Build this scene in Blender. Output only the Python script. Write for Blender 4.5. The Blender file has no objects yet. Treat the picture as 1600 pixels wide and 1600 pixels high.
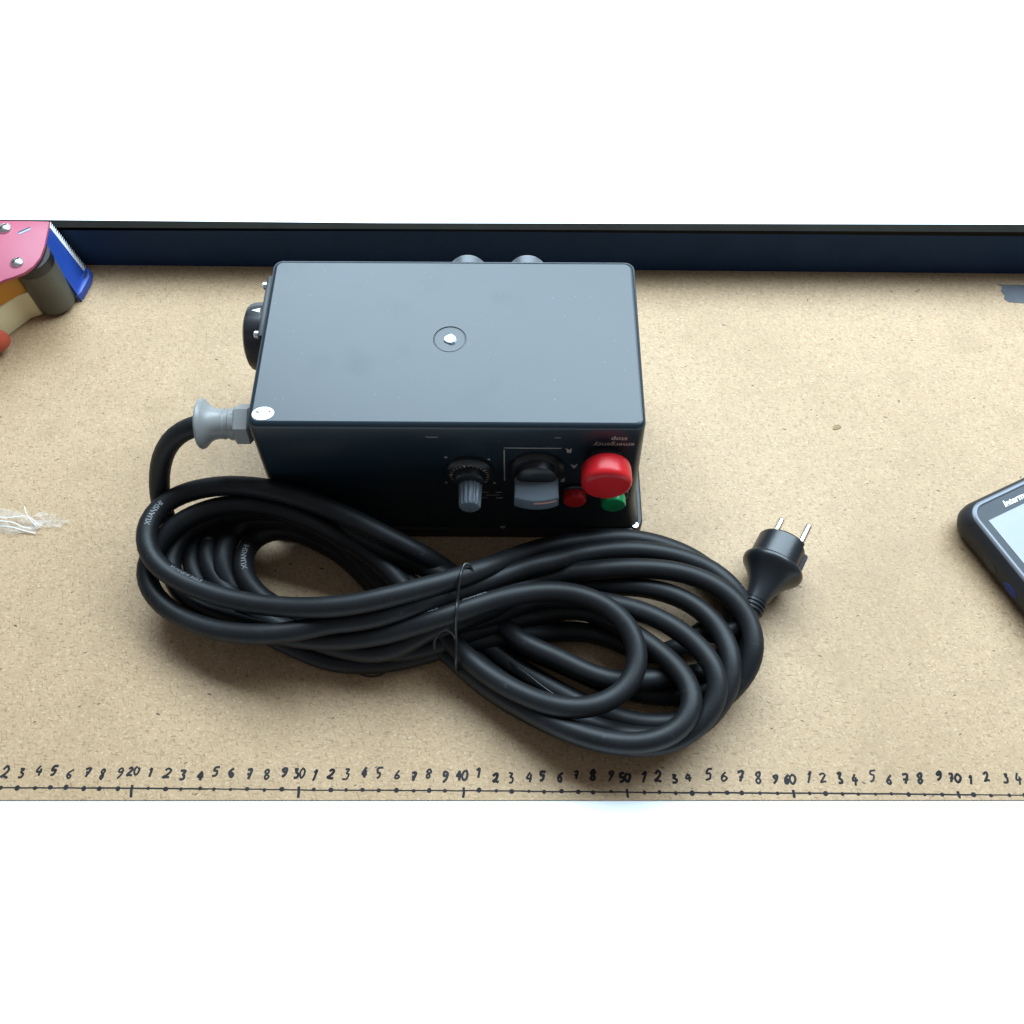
import bpy, bmesh, math, random
from mathutils import Vector, Matrix, noise

# ------------------------------------------------------------------ scene, camera, light
scene = bpy.context.scene
CM = 0.01                                     # everything below is written in centimetres
col = scene.collection

cam_data = bpy.data.cameras.new('camera')
cam_data.sensor_width = 36.0
cam_data.lens = 36.0 * 1450 / 1600
cam_data.clip_start = 0.02
cam_data.clip_end = 50.0
cam = bpy.data.objects.new('camera', cam_data)
col.objects.link(cam)
pitch, yaw, roll = math.radians(61.422), math.radians(-0.495), math.radians(-0.084)
fw = Vector((math.sin(yaw) * math.cos(pitch), math.cos(yaw) * math.cos(pitch), -math.sin(pitch)))
rt = fw.cross(Vector((0, 0, 1))).normalized()
up = rt.cross(fw)
rt, up = math.cos(roll) * rt + math.sin(roll) * up, -math.sin(roll) * rt + math.cos(roll) * up
m3 = Matrix((rt, up, -fw)).transposed()
cam.matrix_world = Matrix.Translation(Vector((3.134, -12.042, 57.481)) * CM) @ m3.to_4x4()
scene.camera = cam

world = bpy.data.worlds.new('World')
scene.world = world
world.use_nodes = True
bg = world.node_tree.nodes['Background']
bg.inputs['Color'].default_value = (0.92, 0.95, 1.0, 1)
bg.inputs['Strength'].default_value = 0.20

def area_light(name, loc, target, sx, sy, power, color):
    d = bpy.data.lights.new(name, 'AREA')
    d.shape = 'RECTANGLE'
    d.size, d.size_y = sx * CM, sy * CM
    d.energy = power
    d.color = color
    o = bpy.data.objects.new(name, d)
    col.objects.link(o)
    loc, target = Vector(loc), Vector(target)
    o.location = loc * CM
    o.rotation_euler = (target - loc).to_track_quat('-Z', 'Y').to_euler()
    return o

# the workshop window behind the bench, high and a little to the right
area_light('window_light', (32, 112, 134), (3, 20, 0), 255, 92, 112.0, (0.68, 0.865, 1.0))

scene.view_settings.view_transform = 'Standard'
scene.view_settings.look = 'None'
scene.view_settings.exposure = 0.0
scene.view_settings.gamma = 1.0
scene.render.engine = 'CYCLES'
scene.render.resolution_x = scene.render.resolution_y = 1024

# ------------------------------------------------------------------ helpers
ORG = {}                                      # origin (cm) of every parent

def V(*a):
    return Vector(a)

class MB:
    """collects vertices (cm, world) and faces of one mesh"""
    def __init__(self):
        self.v, self.f = [], []
    def add(self, verts, faces):
        n = len(self.v)
        self.v += [Vector(p) for p in verts]
        self.f += [tuple(i + n for i in f) for f in faces]
        return self
    def loft(self, rings, cap0=True, cap1=True, closed=True):
        n = len(rings[0])
        vs = [p for r in rings for p in r]
        fs = []
        for k in range(len(rings) - 1):
            for i in range(n if closed else n - 1):
                j = (i + 1) % n
                fs.append((k * n + i, k * n + j, (k + 1) * n + j, (k + 1) * n + i))
        if cap0: fs.append(tuple(range(n - 1, -1, -1)))
        if cap1: fs.append(tuple((len(rings) - 1) * n + i for i in range(n)))
        return self.add(vs, fs)
    def lathe(self, origin, axis, prof, n=40, cap0=True, cap1=True, rot=0.0, ref=None):
        """prof: (distance along axis, radius or function of angle)"""
        o, a = Vector(origin), Vector(axis).normalized()
        r = Vector(ref) if ref else (Vector((0, 0, 1)) if abs(a.z) < .9 else Vector((1, 0, 0)))
        u = (r - a * r.dot(a)).normalized(); w = a.cross(u)
        rings = []
        for h, rad in prof:
            ring = []
            for i in range(n):
                t = 2 * math.pi * i / n + rot
                q = rad(2 * math.pi * i / n) if callable(rad) else rad
                ring.append(o + a * h + (u * math.cos(t) + w * math.sin(t)) * q)
            rings.append(ring)
        return self.loft(rings, cap0, cap1)
    def tube(self, path, r, n=10, caps=True, flat=1.0):
        path = [Vector(p) for p in path]
        rings = []
        T0 = (path[1] - path[0]).normalized()
        u = T0.orthogonal().normalized()
        for i, p in enumerate(path):
            a = path[max(i - 1, 0)]; b = path[min(i + 1, len(path) - 1)]
            T = (b - a).normalized() if (b - a).length > 1e-9 else T0
            u = (u - T * u.dot(T)).normalized(); w = T.cross(u)
            rr = r[i] if isinstance(r, (list, tuple)) else r
            ring = []
            for k in range(n):
                t = 2 * math.pi * k / n
                q = (u * math.cos(t) + w * math.sin(t)) * rr
                q.z *= flat
                ring.append(p + q)
            rings.append(ring)
        return self.loft(rings, caps, caps)
    def box(self, c, s, rz=0.0, bev=0.0, axes=None):
        """box of size s about c, optional edge bevel"""
        c = Vector(c)
        if axes: X, Y, Z = [Vector(a).normalized() for a in axes]
        else:
            X, Y, Z = V(math.cos(rz), math.sin(rz), 0), V(-math.sin(rz), math.cos(rz), 0), V(0, 0, 1)
        bm = bmesh.new()
        bmesh.ops.create_cube(bm, size=1.0)
        for v in bm.verts: v.co = Vector((v.co.x * s[0], v.co.y * s[1], v.co.z * s[2]))
        if bev: bmesh.ops.bevel(bm, geom=bm.edges[:], offset=bev, segments=2, affect='EDGES', profile=.5)
        bm.verts.index_update()
        self.add([c + X * v.co.x + Y * v.co.y + Z * v.co.z for v in bm.verts], [[v.index for v in f.verts] for f in bm.faces])
        bm.free()
        return self
    def prism(self, outline, z0, z1, bev=0.0):
        """outline: (x, y) points, extruded from z0 to z1 with an optional rounded rim"""
        pts = [Vector((p[0], p[1])) for p in outline]
        area = sum(pts[i].x * pts[(i + 1) % len(pts)].y - pts[(i + 1) % len(pts)].x * pts[i].y for i in range(len(pts)))
        if area < 0: pts.reverse()
        def inset(d):
            out = []
            n = len(pts)
            for i in range(n):
                e = (pts[(i + 1) % n] - pts[i - 1]).normalized()
                out.append(pts[i] + Vector((-e.y, e.x)) * d)
            return out
        if bev:
            lv = [(z0, bev), (z0 + bev * .3, bev * .3), (z0 + bev, 0), (z1 - bev, 0), (z1 - bev * .3, bev * .3), (z1, bev)]
        else: lv = [(z0, 0), (z1, 0)]
        return self.loft([[V(p.x, p.y, z) for p in inset(d)] for z, d in lv])
    def build(self, name, mat, parent=None, origin=None, sharp=35.0):
        o_cm = ORG[parent.name] if parent else Vector(origin if origin is not None else (0, 0, 0))
        me = bpy.data.meshes.new(name)
        me.from_pydata([(p - o_cm) * CM for p in self.v], [], self.f)
        me.validate()
        bm = bmesh.new(); bm.from_mesh(me)
        bmesh.ops.recalc_face_normals(bm, faces=bm.faces[:])
        bm.to_mesh(me); bm.free()
        me.polygons.foreach_set('use_smooth', [True] * len(me.polygons))
        me.set_sharp_from_angle(angle=math.radians(sharp))
        me.materials.append(mat)
        o = bpy.data.objects.new(name, me)
        col.objects.link(o)
        if parent: o.parent = parent
        else: o.location = o_cm * CM
        ORG[o.name] = o_cm
        return o

def thing(name, origin, label, cat, group=None):
    o = bpy.data.objects.new(name, None)
    col.objects.link(o)
    o.empty_display_size = .02
    o.location = Vector(origin) * CM
    ORG[o.name] = Vector(origin)
    o['label'], o['category'] = label, cat
    if group: o['group'] = group
    return o

def smooth_path(pts, n=8):
    """Catmull-Rom through the points"""
    p = [Vector(q) for q in pts]
    p = [2 * p[0] - p[1]] + p + [2 * p[-1] - p[-2]]
    out = []
    for i in range(1, len(p) - 2):
        a, b, c, d = p[i - 1:i + 3]
        for k in range(n):
            t = k / n
            out.append(.5 * ((2 * b) + (c - a) * t + (2 * a - 5 * b + 4 * c - d) * t * t + (3 * b - a - 3 * c + d) * t ** 3))
    out.append(p[-2])
    return out

def rrect(cx, cy, w, d, r, n=8, side=0):
    """rounded rectangle outline, 4 * n points"""
    out = []
    for k, (sx, sy) in enumerate(((1, 1), (-1, 1), (-1, -1), (1, -1))):
        for i in range(n):
            t = math.pi / 2 * (k + i / (n - 1))
            out.append(Vector((cx + sx * (w / 2 - r) + r * math.cos(t), cy + sy * (d / 2 - r) + r * math.sin(t))))
        if side:
            sx2, sy2 = ((-1, 1), (-1, -1), (1, -1), (1, 1))[k]
            t = math.pi / 2 * (k + 1)
            a = out[-1]
            b = Vector((cx + sx2 * (w / 2 - r) + r * math.cos(t), cy + sy2 * (d / 2 - r) + r * math.sin(t)))
            out += [a.lerp(b, j / (side + 1)) for j in range(1, side + 1)]
    return out

# ------------------------------------------------------------------ materials
class NT:
    def __init__(self, name):
        self.m = bpy.data.materials.new(name); self.m.use_nodes = True
        self.t = self.m.node_tree; self.n = self.t.nodes; self.b = self.n['Principled BSDF']
    def node(self, kind, **kw):
        x = self.n.new(kind)
        for k, v in kw.items():
            if k.startswith('i_'):
                key = k[2:].replace('_', ' ')
                key = int(key) if key.isdigit() else key
                x.inputs[key].default_value = v
            else: setattr(x, k, v)
        return x
    def link(self, a, b): self.t.links.new(a, b)
    def noise(self, vec, scale, detail=3.0, rough=.55):
        x = self.node('ShaderNodeTexNoise', i_Scale=scale, i_Detail=detail, i_Roughness=rough)
        if vec: self.link(vec, x.inputs['Vector'])
        return x.outputs['Fac']
    def ramp(self, fac, stops):
        x = self.node('ShaderNodeValToRGB')
        e = x.color_ramp.elements
        while len(e) < len(stops): e.new(.5)
        for k, (p, c) in enumerate(stops):
            e[k].position = p
            e[k].color = (c, c, c, 1) if isinstance(c, (int, float)) else (*c, 1)
        self.link(fac, x.inputs['Fac'])
        return x.outputs['Color']
    def mix(self, fac, a, b, mode='MIX'):
        x = self.node('ShaderNodeMix', data_type='RGBA', blend_type=mode)
        for s, v in ((x.inputs[0], fac), (x.inputs[6], a), (x.inputs[7], b)):
            if isinstance(v, (int, float)): s.default_value = v
            elif isinstance(v, tuple): s.default_value = (*v, 1)
            else: self.link(v, s)
        return x.outputs[2]
    def obj(self):
        return self.node('ShaderNodeTexCoord').outputs['Object']
    def mapped(self, vec, scale=(1, 1, 1), rot=(0, 0, 0)):
        if any(rot):                                  # turn first, stretch afterwards
            r = self.node('ShaderNodeMapping'); r.inputs['Rotation'].default_value = rot
            self.link(vec, r.inputs['Vector']); vec = r.outputs['Vector']
        x = self.node('ShaderNodeMapping'); x.inputs['Scale'].default_value = scale
        self.link(vec, x.inputs['Vector']); return x.outputs['Vector']
    def bump(self, h, strength, dist):
        x = self.node('ShaderNodeBump', i_Strength=strength, i_Distance=dist)
        self.link(h, x.inputs['Height']); self.link(x.outputs['Normal'], self.b.inputs['Normal'])
    def set(self, **kw):
        for k, v in kw.items():
            s = self.b.inputs[k.replace('_', ' ')]
            if hasattr(v, 'is_linked') or hasattr(v, 'links'): self.link(v, s)
            elif isinstance(v, tuple) and len(v) == 3: s.default_value = (*v, 1)
            else: s.default_value = v
        return self

def plastic(name, colr, rough, spec=.5, var=.25, grain=900.0, bump=.05, wear=None):
    """moulded plastic or rubber: slight mottling, fine grain and uneven gloss"""
    k = NT(name); v = k.obj()
    big = k.noise(v, 35.0, 4.0)
    c = k.mix(k.ramp(big, [(.3, 0.0), (.75, 1.0)]), tuple(x * (1 - var) for x in colr), tuple(min(1, x * (1 + var)) for x in colr))
    if wear:
        w = k.ramp(k.noise(k.mapped(v, (1, 1, 1)), 160.0, 6.0, .7), [(.62, 0.0), (.76, 1.0)])
        c = k.mix(w, c, wear)
    r = k.ramp(k.noise(v, 40.0, 4.0, .6), [(.25, max(rough - .03, .02)), (.8, min(rough + .04, 1))])
    k.set(Base_Color=c, Roughness=r, Specular_IOR_Level=spec)
    k.bump(k.noise(v, grain, 2.0), bump, .0004)
    return k.m

def metal(name, colr, rough=.25):
    k = NT(name); v = k.obj()
    k.set(Base_Color=colr, Metallic=1.0, Roughness=k.ramp(k.noise(v, 250.0, 4.0), [(.2, rough - .08), (.8, rough + .12)]))
    return k.m

def make_board():
    k = NT('chipboard'); v = k.obj()
    base = k.mix(k.ramp(k.noise(v, 7.0, 4.0, .6), [(.25, 0.0), (.8, 1.0)]), (.396, .256, .139), (.466, .314, .182))
    mott = k.ramp(k.noise(v, 130.0, 5.0, .7), [(.32, .90), (.5, 1.0), (.72, 1.07)])
    c = k.mix(1.0, base, mott, 'MULTIPLY')
    c = k.mix(1.0, c, k.ramp(k.noise(v, 48.0, 4.0, .65), [(.30, .955), (.52, 1.0), (.72, 1.03)]), 'MULTIPLY')
    # shavings lying in different directions: pale and brown fibres
    for i, (rot, sc, colr, lo, hi, amt) in enumerate((
            (.35, (290, 820, 1), (.56, .42, .26), .585, .68, .68), (2.5, (310, 880, 1), (.58, .44, .29), .59, .69, .68),
            (1.2, (260, 720, 1), (.24, .15, .080), .58, .68, .7), (.05, (240, 760, 1), (.22, .135, .07), .59, .68, .7),
            (2.9, (320, 720, 1), (.36, .25, .14), .60, .68, .5))):
        n = k.noise(k.mapped(v, sc, (0, 0, rot)), 1.0, 2.0, .5)
        f = k.ramp(n, [(lo, 0.0), (hi, amt)])
        c = k.mix(f, c, colr)
    # scattered dark bark specks
    for sc, thr, rot in ((95.0, .085, .4), (60.0, .05, 1.9), (170.0, .11, 2.7)):
        vo = k.node('ShaderNodeTexVoronoi', i_Scale=sc, i_Randomness=1.0)
        k.link(k.mapped(v, (.45, 1.25, 1), (0, 0, rot)), vo.inputs['Vector'])
        sep = k.node('ShaderNodeSeparateColor'); k.link(vo.outputs['Color'], sep.inputs[0])
        on = k.ramp(sep.outputs[0], [(.74, 0.0), (.76, 1.0)])
        near = k.ramp(vo.outputs['Distance'], [(thr * .55, 1.0), (thr, 0.0)])
        f = k.mix(1.0, on, near, 'MULTIPLY')
        c = k.mix(f, c, (.075, .048, .026))
    # faint brown stains of use
    st = k.ramp(k.noise(v, 22.0, 3.0, .6), [(.56, 0.0), (.80, .38)])
    c = k.mix(st, c, (.27, .175, .090))
    st = k.ramp(k.noise(v, 5.0, 5.0, .7), [(.50, 0.0), (.72, .42)])
    c = k.mix(st, c, (.30, .195, .100))
    # thin scratches and pale rubbed streaks
    for rot, col_, lo in ((.7, (.22, .145, .08), .70), (2.1, (.50, .37, .23), .70), (1.45, (.20, .13, .07), .715)):
        sc = k.ramp(k.noise(k.mapped(v, (14, 520, 1), (0, 0, rot)), 1.0, 2.0, .5), [(lo, 0.0), (lo + .03, .28)])
        c = k.mix(sc, c, col_)
    k.set(Base_Color=c, Roughness=.58, Specular_IOR_Level=.42)
    k.bump(k.noise(v, 520.0, 4.0, .7), .35, .0005)
    return k.m

M = {}
M['board'] = make_board()
M['board_edge'] = plastic('board_edge', (.40, .30, .19), .8, .2, .2, 300, .3)
M['white'] = plastic('surround_white', (.97, .97, .97), .6, .25, .01, 200, .01)
k = NT('black_enclosure_plastic'); v = k.obj()
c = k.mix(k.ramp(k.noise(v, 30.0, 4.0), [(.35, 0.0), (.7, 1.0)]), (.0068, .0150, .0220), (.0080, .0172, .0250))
vo = k.node('ShaderNodeTexVoronoi', i_Scale=420.0)
k.link(v, vo.inputs['Vector'])
sp = k.node('ShaderNodeSeparateColor'); k.link(vo.outputs['Color'], sp.inputs[0])
dust = k.mix(1.0, k.ramp(sp.outputs[0], [(.965, 0.0), (.975, 1.0)]), k.ramp(vo.outputs['Distance'], [(.08, .35), (.2, 0.0)]), 'MULTIPLY')
c = k.mix(dust, c, (.20, .22, .23))
scr = k.ramp(k.noise(k.mapped(v, (9, 700, 700), (.2, .1, .6)), 1.0, 2.0), [(.735, 0.0), (.76, .35)])
c = k.mix(scr, c, (.06, .075, .085))
smudge = k.ramp(k.noise(v, 26.0, 5.0, .6), [(.58, .33), (.74, .365)])
k.set(Base_Color=c, Roughness=smudge, Specular_IOR_Level=.44)
k.bump(k.noise(v, 1500.0, 2.0), .012, .0004)
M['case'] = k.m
M['case_lid'] = plastic('black_lid_plastic', (.011, .012, .014), .48, .5, .2, 1500, .08)
M['black'] = plastic('black_knob_plastic', (.010, .011, .013), .40, .5, .2, 900, .04)
M['grip'] = plastic('grey_knob_plastic', (.115, .14, .165), .36, .5, .1, 900, .02)
M['rubber'] = plastic('black_cable_rubber', (.0085, .0092, .0105), .50, .29, .35, 1100, .03, wear=(.04, .042, .046))
M['plug'] = plastic('black_plug_plastic', (.010, .0115, .014), .34, .5, .2, 900, .03)
M['gland'] = plastic('grey_gland_plastic', (.215, .212, .205), .36, .4, .08, 700, .02)
M['cap'] = plastic('dark_grey_cap', (.10, .108, .12), .4, .4, .1, 700, .02)
M['red'] = plastic('red_button_plastic', (.50, .012, .016), .30, .25, .12, 500, .02)
M['darkred'] = plastic('red_push_button_plastic', (.50, .012, .014), .34, .5, .12, 500, .02)
M['green'] = plastic('green_button_plastic', (.005, .27, .085), .3, .5, .12, 500, .02)
M['print'] = plastic('white_print', (.42, .36, .30), .6, .3, .2, 500, .02)
M['printdim'] = plastic('worn_print', (.30, .24, .19), .6, .3, .3, 500, .02)
M['sticker'] = plastic('white_sticker', (.86, .87, .86), .5, .4, .03, 500, .02)
M['ink'] = plastic('black_marker_ink', (.022, .020, .022), .75, .2, .6, 700, .02)
M['whitened_glint'] = plastic('whitened_glint_plastic', (.62, .70, .74), .35, .5, .2, 900, .2)  # whitened break, with the facet's bright glint put into its pale colour
M['steel'] = metal('steel', (.74, .74, .73), .30)
M['blade'] = plastic('bright_blade_steel', (.80, .82, .84), .45, .6, .05, 500, .02)
M['brass'] = metal('nickel_brass', (.80, .77, .68), .22)
M['rail'] = plastic('navy_painted_board', (.012, .034, .085), .6, .12, .08, 300, .1)
M['railtop'] = plastic('dark_brown_strip', (.013, .012, .010), .85, .05, .15, 300, .1)
M['pink'] = plastic('pink_lacquer', (.37, .066, .112), .48, .5, .06, 400, .02)
M['blue'] = plastic('blue_plastic', (.018, .060, .31), .4, .5, .15, 500, .02)
M['roller'] = plastic('olive_black_rubber', (.085, .081, .060), .42, .5, .2, 500, .04)
M['cream'] = plastic('cream_plastic', (.82, .74, .46), .45, .4, .08, 500, .02)
M['orange'] = plastic('orange_plastic', (.62, .27, .02), .4, .5, .1, 500, .02)
M['redgrip'] = plastic('red_handle', (.48, .07, .035), .42, .5, .1, 500, .02)
M['term'] = plastic('black_rubber_housing', (.016, .018, .021), .5, .4, .2, 900, .06)
M['termrim'] = plastic('grey_rim_plastic', (.15, .16, .19), .38, .5, .1, 900, .03)
M['bezel'] = plastic('dark_grey_bezel', (.045, .052, .062), .48, .25, .1, 500, .01)
M['screen'] = plastic('pale_screen', (.235, .25, .255), .3, .4, .03, 300, .0)
M['lettering'] = plastic('white_lettering', (.82, .83, .84), .5, .3, .03, 300, .0)
M['duct'] = plastic('grey_tape', (.105, .11, .125), .7, .3, .3, 300, .15)
M['keyblue'] = plastic('dark_blue_key', (.010, .030, .16), .45, .3, .1, 500, .02)
M['glue'] = plastic('dried_glue', (.26, .165, .07), .5, .3, .2, 500, .02)
M['wire'] = plastic('black_wire_coating', (.014, .014, .015), .32, .5, .1, 900, .02)

k = NT('clear_film')
k.set(Base_Color=(.93, .95, .95), Roughness=.22, Specular_IOR_Level=.5, Alpha=.14)
M['film'] = k.m
M['fibre'] = plastic('white_plastic_strip', (.72, .72, .69), .35, .5, .03, 500, .02)

# ------------------------------------------------------------------ the setting
surround = MB().box((0, 60, -3.082), (420, 420, 6.0)).build('white_surround', M['white'], origin=(0, 60, -6.082))  # added plain white ground to fill the view beyond the board
surround['kind'] = 'structure'

BOARD_T = 0.08
board_outline = [(-70, -0.98), (-27.9, -0.742), (33.9, -0.300), (75, 0.0), (75, 41.62), (44.7, 41.80), (-39.6, 42.28), (-70, 42.45)]
bench = MB().prism(board_outline, -BOARD_T, 0.0).build('workbench_top', M['board'], origin=(0, 20, 0))
bench['kind'] = 'structure'

rail = thing('back_rail', (2.7, 42.5, 0), 'dark navy rail with a brown top strip along the back of the workbench', 'rail')
def rail_line(y_off, z):
    return [V(-75, 42.48 + y_off, z - .65), V(-39.6, 42.29 + y_off, z - .34), V(44.7, 41.81 + y_off, z + .40), V(80, 41.6 + y_off, z + .71)]
def rail_piece(y0, y1, z0, z1):
    a, b = rail_line(y0, z1), rail_line(y1, z1)
    rings = []
    for p, q in zip(a, b):
        rings.append([V(p.x, p.y, z0), V(q.x, q.y, z0), q, p])
    return MB().loft(rings)
rail_piece(0.0, .66, -.075, 4.10).build('face_board', M['rail'], rail)
rail_piece(-.02, 0.80, 4.12, 4.18).build('top_strip', M['railtop'], rail)

# hand-drawn centimetre scale along the front of the board
random.seed(5)
STROKES = {
    '0': [[(.5, 1), (.15, .75), (.1, .35), (.4, 0), (.75, .2), (.85, .65), (.5, 1)]],
    '1': [[(.3, .75), (.62, 1), (.42, 0)]],
    '2': [[(.12, .75), (.45, 1), (.72, .75), (.5, .4), (.1, .04), (.5, .08), (.9, .02)]],
    '3': [[(.15, .95), (.62, .92), (.4, .58), (.75, .4), (.62, .06), (.15, .03)]],
    '4': [[(.45, 1), (.12, .42), (.82, .45)], [(.62, .75), (.52, 0)]],
    '5': [[(.9, 1), (.35, .95), (.27, .58), (.68, .52), (.65, .12), (.2, 0)]],
    '6': [[(.72, 1), (.3, .6), (.2, .2), (.5, 0), (.72, .25), (.45, .48), (.22, .28)]],
    '7': [[(.12, .92), (.72, .98), (.4, 0)], [(.2, .5), (.75, .52)]],
    '8': [[(.5, .52), (.2, .78), (.5, 1), (.72, .78), (.5, .52), (.22, .25), (.45, 0), (.72, .22), (.5, .52)]],
    '9': [[(.72, .72), (.42, .58), (.22, .8), (.5, 1), (.74, .82), (.62, .3), (.3, 0)]],
}
INK_Z = 0.004
def ruler_y(x):
    return .005 * math.sin(x * .9) + .012 * math.sin(x * .31 + 1)
def ink(paths, r, name):
    m = MB()
    for p in paths: m.tube([V(x, y, INK_Z) for x, y in p], r, 6, True, .05)
    return m.build(name, M['ink'], bench)
x = -40.0
while x < 48:                                     # pen line, drawn in several pulls
    x1 = min(x + random.uniform(6, 12), 48)
    n = 14
    ink([[(x + (x1 - x) * i / n, ruler_y(x + (x1 - x) * i / n) + random.uniform(-.012, .012)) for i in range(n + 1)]], random.uniform(.038, .055), 'ruler_line')
    x = x1 - random.uniform(-.12, .25)
dot = None
for n in range(1, 88):
    X = n - 40 + random.uniform(-.09, .09)
    if n % 10 == 0:
        Y = ruler_y(X)
        ink([[(X - .02, Y + .2), (X + random.uniform(-.03, .03), Y - .15), (X + random.uniform(-.05, .05), max(Y - .55, -.742 + .00715 * (X + 27.9) + .13))]], random.uniform(.075, .10), 'ruler_tick')
        s = str(n)
    else:
        if dot is None:
            dot = MB().lathe((0, 0, 0), (0, 0, 1), [(0, .155), (.005, .13)], 10).build('ruler_dot', M['ink'], bench)
            dot.data.transform(Matrix.Translation(Vector((0, 20 * CM, 0))))
            d = dot
        else:
            d = dot.copy(); col.objects.link(d); d.parent = bench
        q = random.uniform(.7, 1.12)
        d.scale = (q, q * random.uniform(.85, 1.1), 1)
        d.location = Vector((X, ruler_y(X) - 20 + random.uniform(-.04, .04), 0)) * CM
        s = str(n % 10)
    if n < 11 or n > 76: continue
    w, h = random.uniform(.42, .54), random.uniform(.50, .66)
    if len(s) > 1: w *= .78
    x0 = X - (.30 if len(s) == 1 else .52) + random.uniform(-.06, .1)
    y0 = .66 + random.uniform(-.14, .16)
    sl = random.uniform(.0, .18)
    for ch in s:
        paths = []
        for st in STROKES[ch]:
            raw = [V(x0 + w * (px + random.uniform(-.09, .09)) + sl * h * py, y0 + h * (py + random.uniform(-.08, .08)), 0) for px, py in st]
            paths.append([(p.x, p.y) for p in smooth_path(raw, 4)])
        ink(paths, random.uniform(.062, .094), 'numeral')
        x0 += w * .92

# two small drops of dried glue
for gx_, gy_, gr in ((26.95, 26.6, .26), (26.75, 26.45, .16)):
    MB().lathe((gx_, gy_, 0), (0, 0, 1), [(.001, lambda a: gr * (1 + .2 * math.sin(2 * a + 1))), (.03, lambda a: gr * .8 * (1 + .2 * math.sin(2 * a + 1))), (.045, .05)], 20).build('glue_drop', M['glue'], bench)

# ------------------------------------------------------------------ control box
W, D, H, X0, Y0, DR = 23.562, 13.013, 12.149, -12.786, 18.349, .035
CX, CY = X0 + W / 2, Y0 + D / 2
box = thing('control_box', (CX, CY, 0), 'black plastic control box lying upside down with knobs, buttons and a grey cable gland', 'control box')

def ring(z, off, r):
    return [V(p.x, p.y, z) for p in rrect(CX, CY, W + 2 * off, D + 2 * off, max(r, .06), 8, 18)]
def wall_off(z):
    o = DR * (H - z)
    if z < 4.2: o += .42 * ((4.2 - z) / 3.2) ** 2
    return o
rings = [ring(z, wall_off(z), .62 + .2 * wall_off(z)) for z in (1.0, 1.4, 1.9, 2.4, 3.0, 3.6, 4.2, 6.0, 8.0, 10.0, H - .32)]
for a in (22, 45, 68, 90):
    t = math.radians(a)
    rings.append(ring(H - .32 + .32 * math.sin(t), wall_off(H) - .32 * (1 - math.cos(t)), .62 - .32 * (1 - math.cos(t)) * .7))
mb = MB().loft(rings, True, False)
# top panel with the round recess of the injection point
top = rings[-1]; n = len(top)
SP = V(-1.02, 24.80, H)
def circ(r, z):
    return [V(SP.x + r * math.cos(a), SP.y + r * math.sin(a), z) for a in [math.atan2(p.y - SP.y, p.x - SP.x) for p in top]]
mb.loft([top, circ(1.03, H), circ(1.01, H - .02), circ(.995, H - .05), circ(.96, H - .05), circ(.93, H - .03)], False, False)
mb.loft([circ(.93, H - .03), circ(.45, H - .045)], False, True)
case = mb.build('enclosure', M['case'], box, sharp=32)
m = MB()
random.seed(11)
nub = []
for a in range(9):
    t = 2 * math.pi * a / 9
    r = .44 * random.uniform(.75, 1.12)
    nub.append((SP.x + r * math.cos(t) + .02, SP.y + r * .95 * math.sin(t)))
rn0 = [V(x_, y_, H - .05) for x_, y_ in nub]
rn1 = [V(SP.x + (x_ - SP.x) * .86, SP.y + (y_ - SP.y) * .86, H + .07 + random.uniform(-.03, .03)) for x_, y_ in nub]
m.loft([rn0, rn1]); m.build('sprue_nub', M['whitened_glint'], case, sharp=15)

# lid (below, since the box lies upside down)
LO = wall_off(1.0) + .30
rings = [ring(.02, LO - .12, .9), ring(.12, LO, 1.0), ring(.84, LO, 1.0), ring(.96, LO - .10, .95)]
lid = MB().loft(rings).build('lid', M['case_lid'], box)
for sx, sy in ((11.33, 17.74), (2.25, 17.72), (-12.75, 17.74)):
    s = MB().lathe((sx, sy, .93), (0, 0, 1), [(0, .27), (.10, .27), (.16, .22), (.17, .12), (.11, .115), (.11, .02)], 18).build('screw', M['steel'], lid)

def front(x_, z_, out=0.0):
    """point on the front panel, `out` cm in front of it"""
    return V(x_, Y0 - DR * (H - z_) - out, z_)
FN = V(0, -1, DR).normalized()

for x_, w_ in ((-1.9, .75), (5.6, .4)): MB().box(front(x_, 11.05, .008), (w_, .02, .05)).build('moulded_mark', M['printdim'], case)
# potentiometer knob with a printed skirt
pot = MB().lathe(front(.22, 7.55), FN, [(0, 1.5), (.25, 1.48), (.42, 1.32), (.5, 1.0)], 48).build('dial_skirt', M['black'], box)
flute = lambda r: (lambda a: r * (1 + .045 * math.cos(a * 14)))
hub = MB().lathe(front(.22, 7.55), FN, [(.45, .98), (.9, .95), (1.0, .85)], 48).build('dial_hub', M['black'], pot)
grip = MB().lathe(front(.28, 7.15), FN, [(.9, flute(.72)), (1.1, flute(.72)), (2.45, flute(.66)), (2.55, flute(.58))], 112).build('dial_grip', M['grip'], pot)
MB().box(front(.28, 7.82, 1.8), (.07, 1.3, .05)).build('pointer_line', M['print'], grip)
for i in range(23):
    a = math.radians(-150 + i * 300 / 22)
    c = front(.22 + 1.16 * math.sin(a), 7.55 + 1.16 * math.cos(a), .505)
    rad = V(math.sin(a), 0, math.cos(a))
    MB().box(c, (.05 if i % 5 else .07, .14 if i % 5 else .22, .03), axes=(rad.cross(FN), rad, FN)).build('dial_mark', M['printdim'] if i % 5 else M['print'], pot)
for i, (x_, z_, w_) in enumerate(((2.0, 4.85, .42), (2.05, 4.15, .45), (1.1, 4.85, .5), (1.0, 4.15, .55), (.5, 2.95, .3), (1.6, 4.5, .9))):
    MB().box(front(x_, z_, .008), (w_, .012, .07)).build('panel_print', M['print'] if i in (0, 1, 4) else M['printdim'], case)
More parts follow.
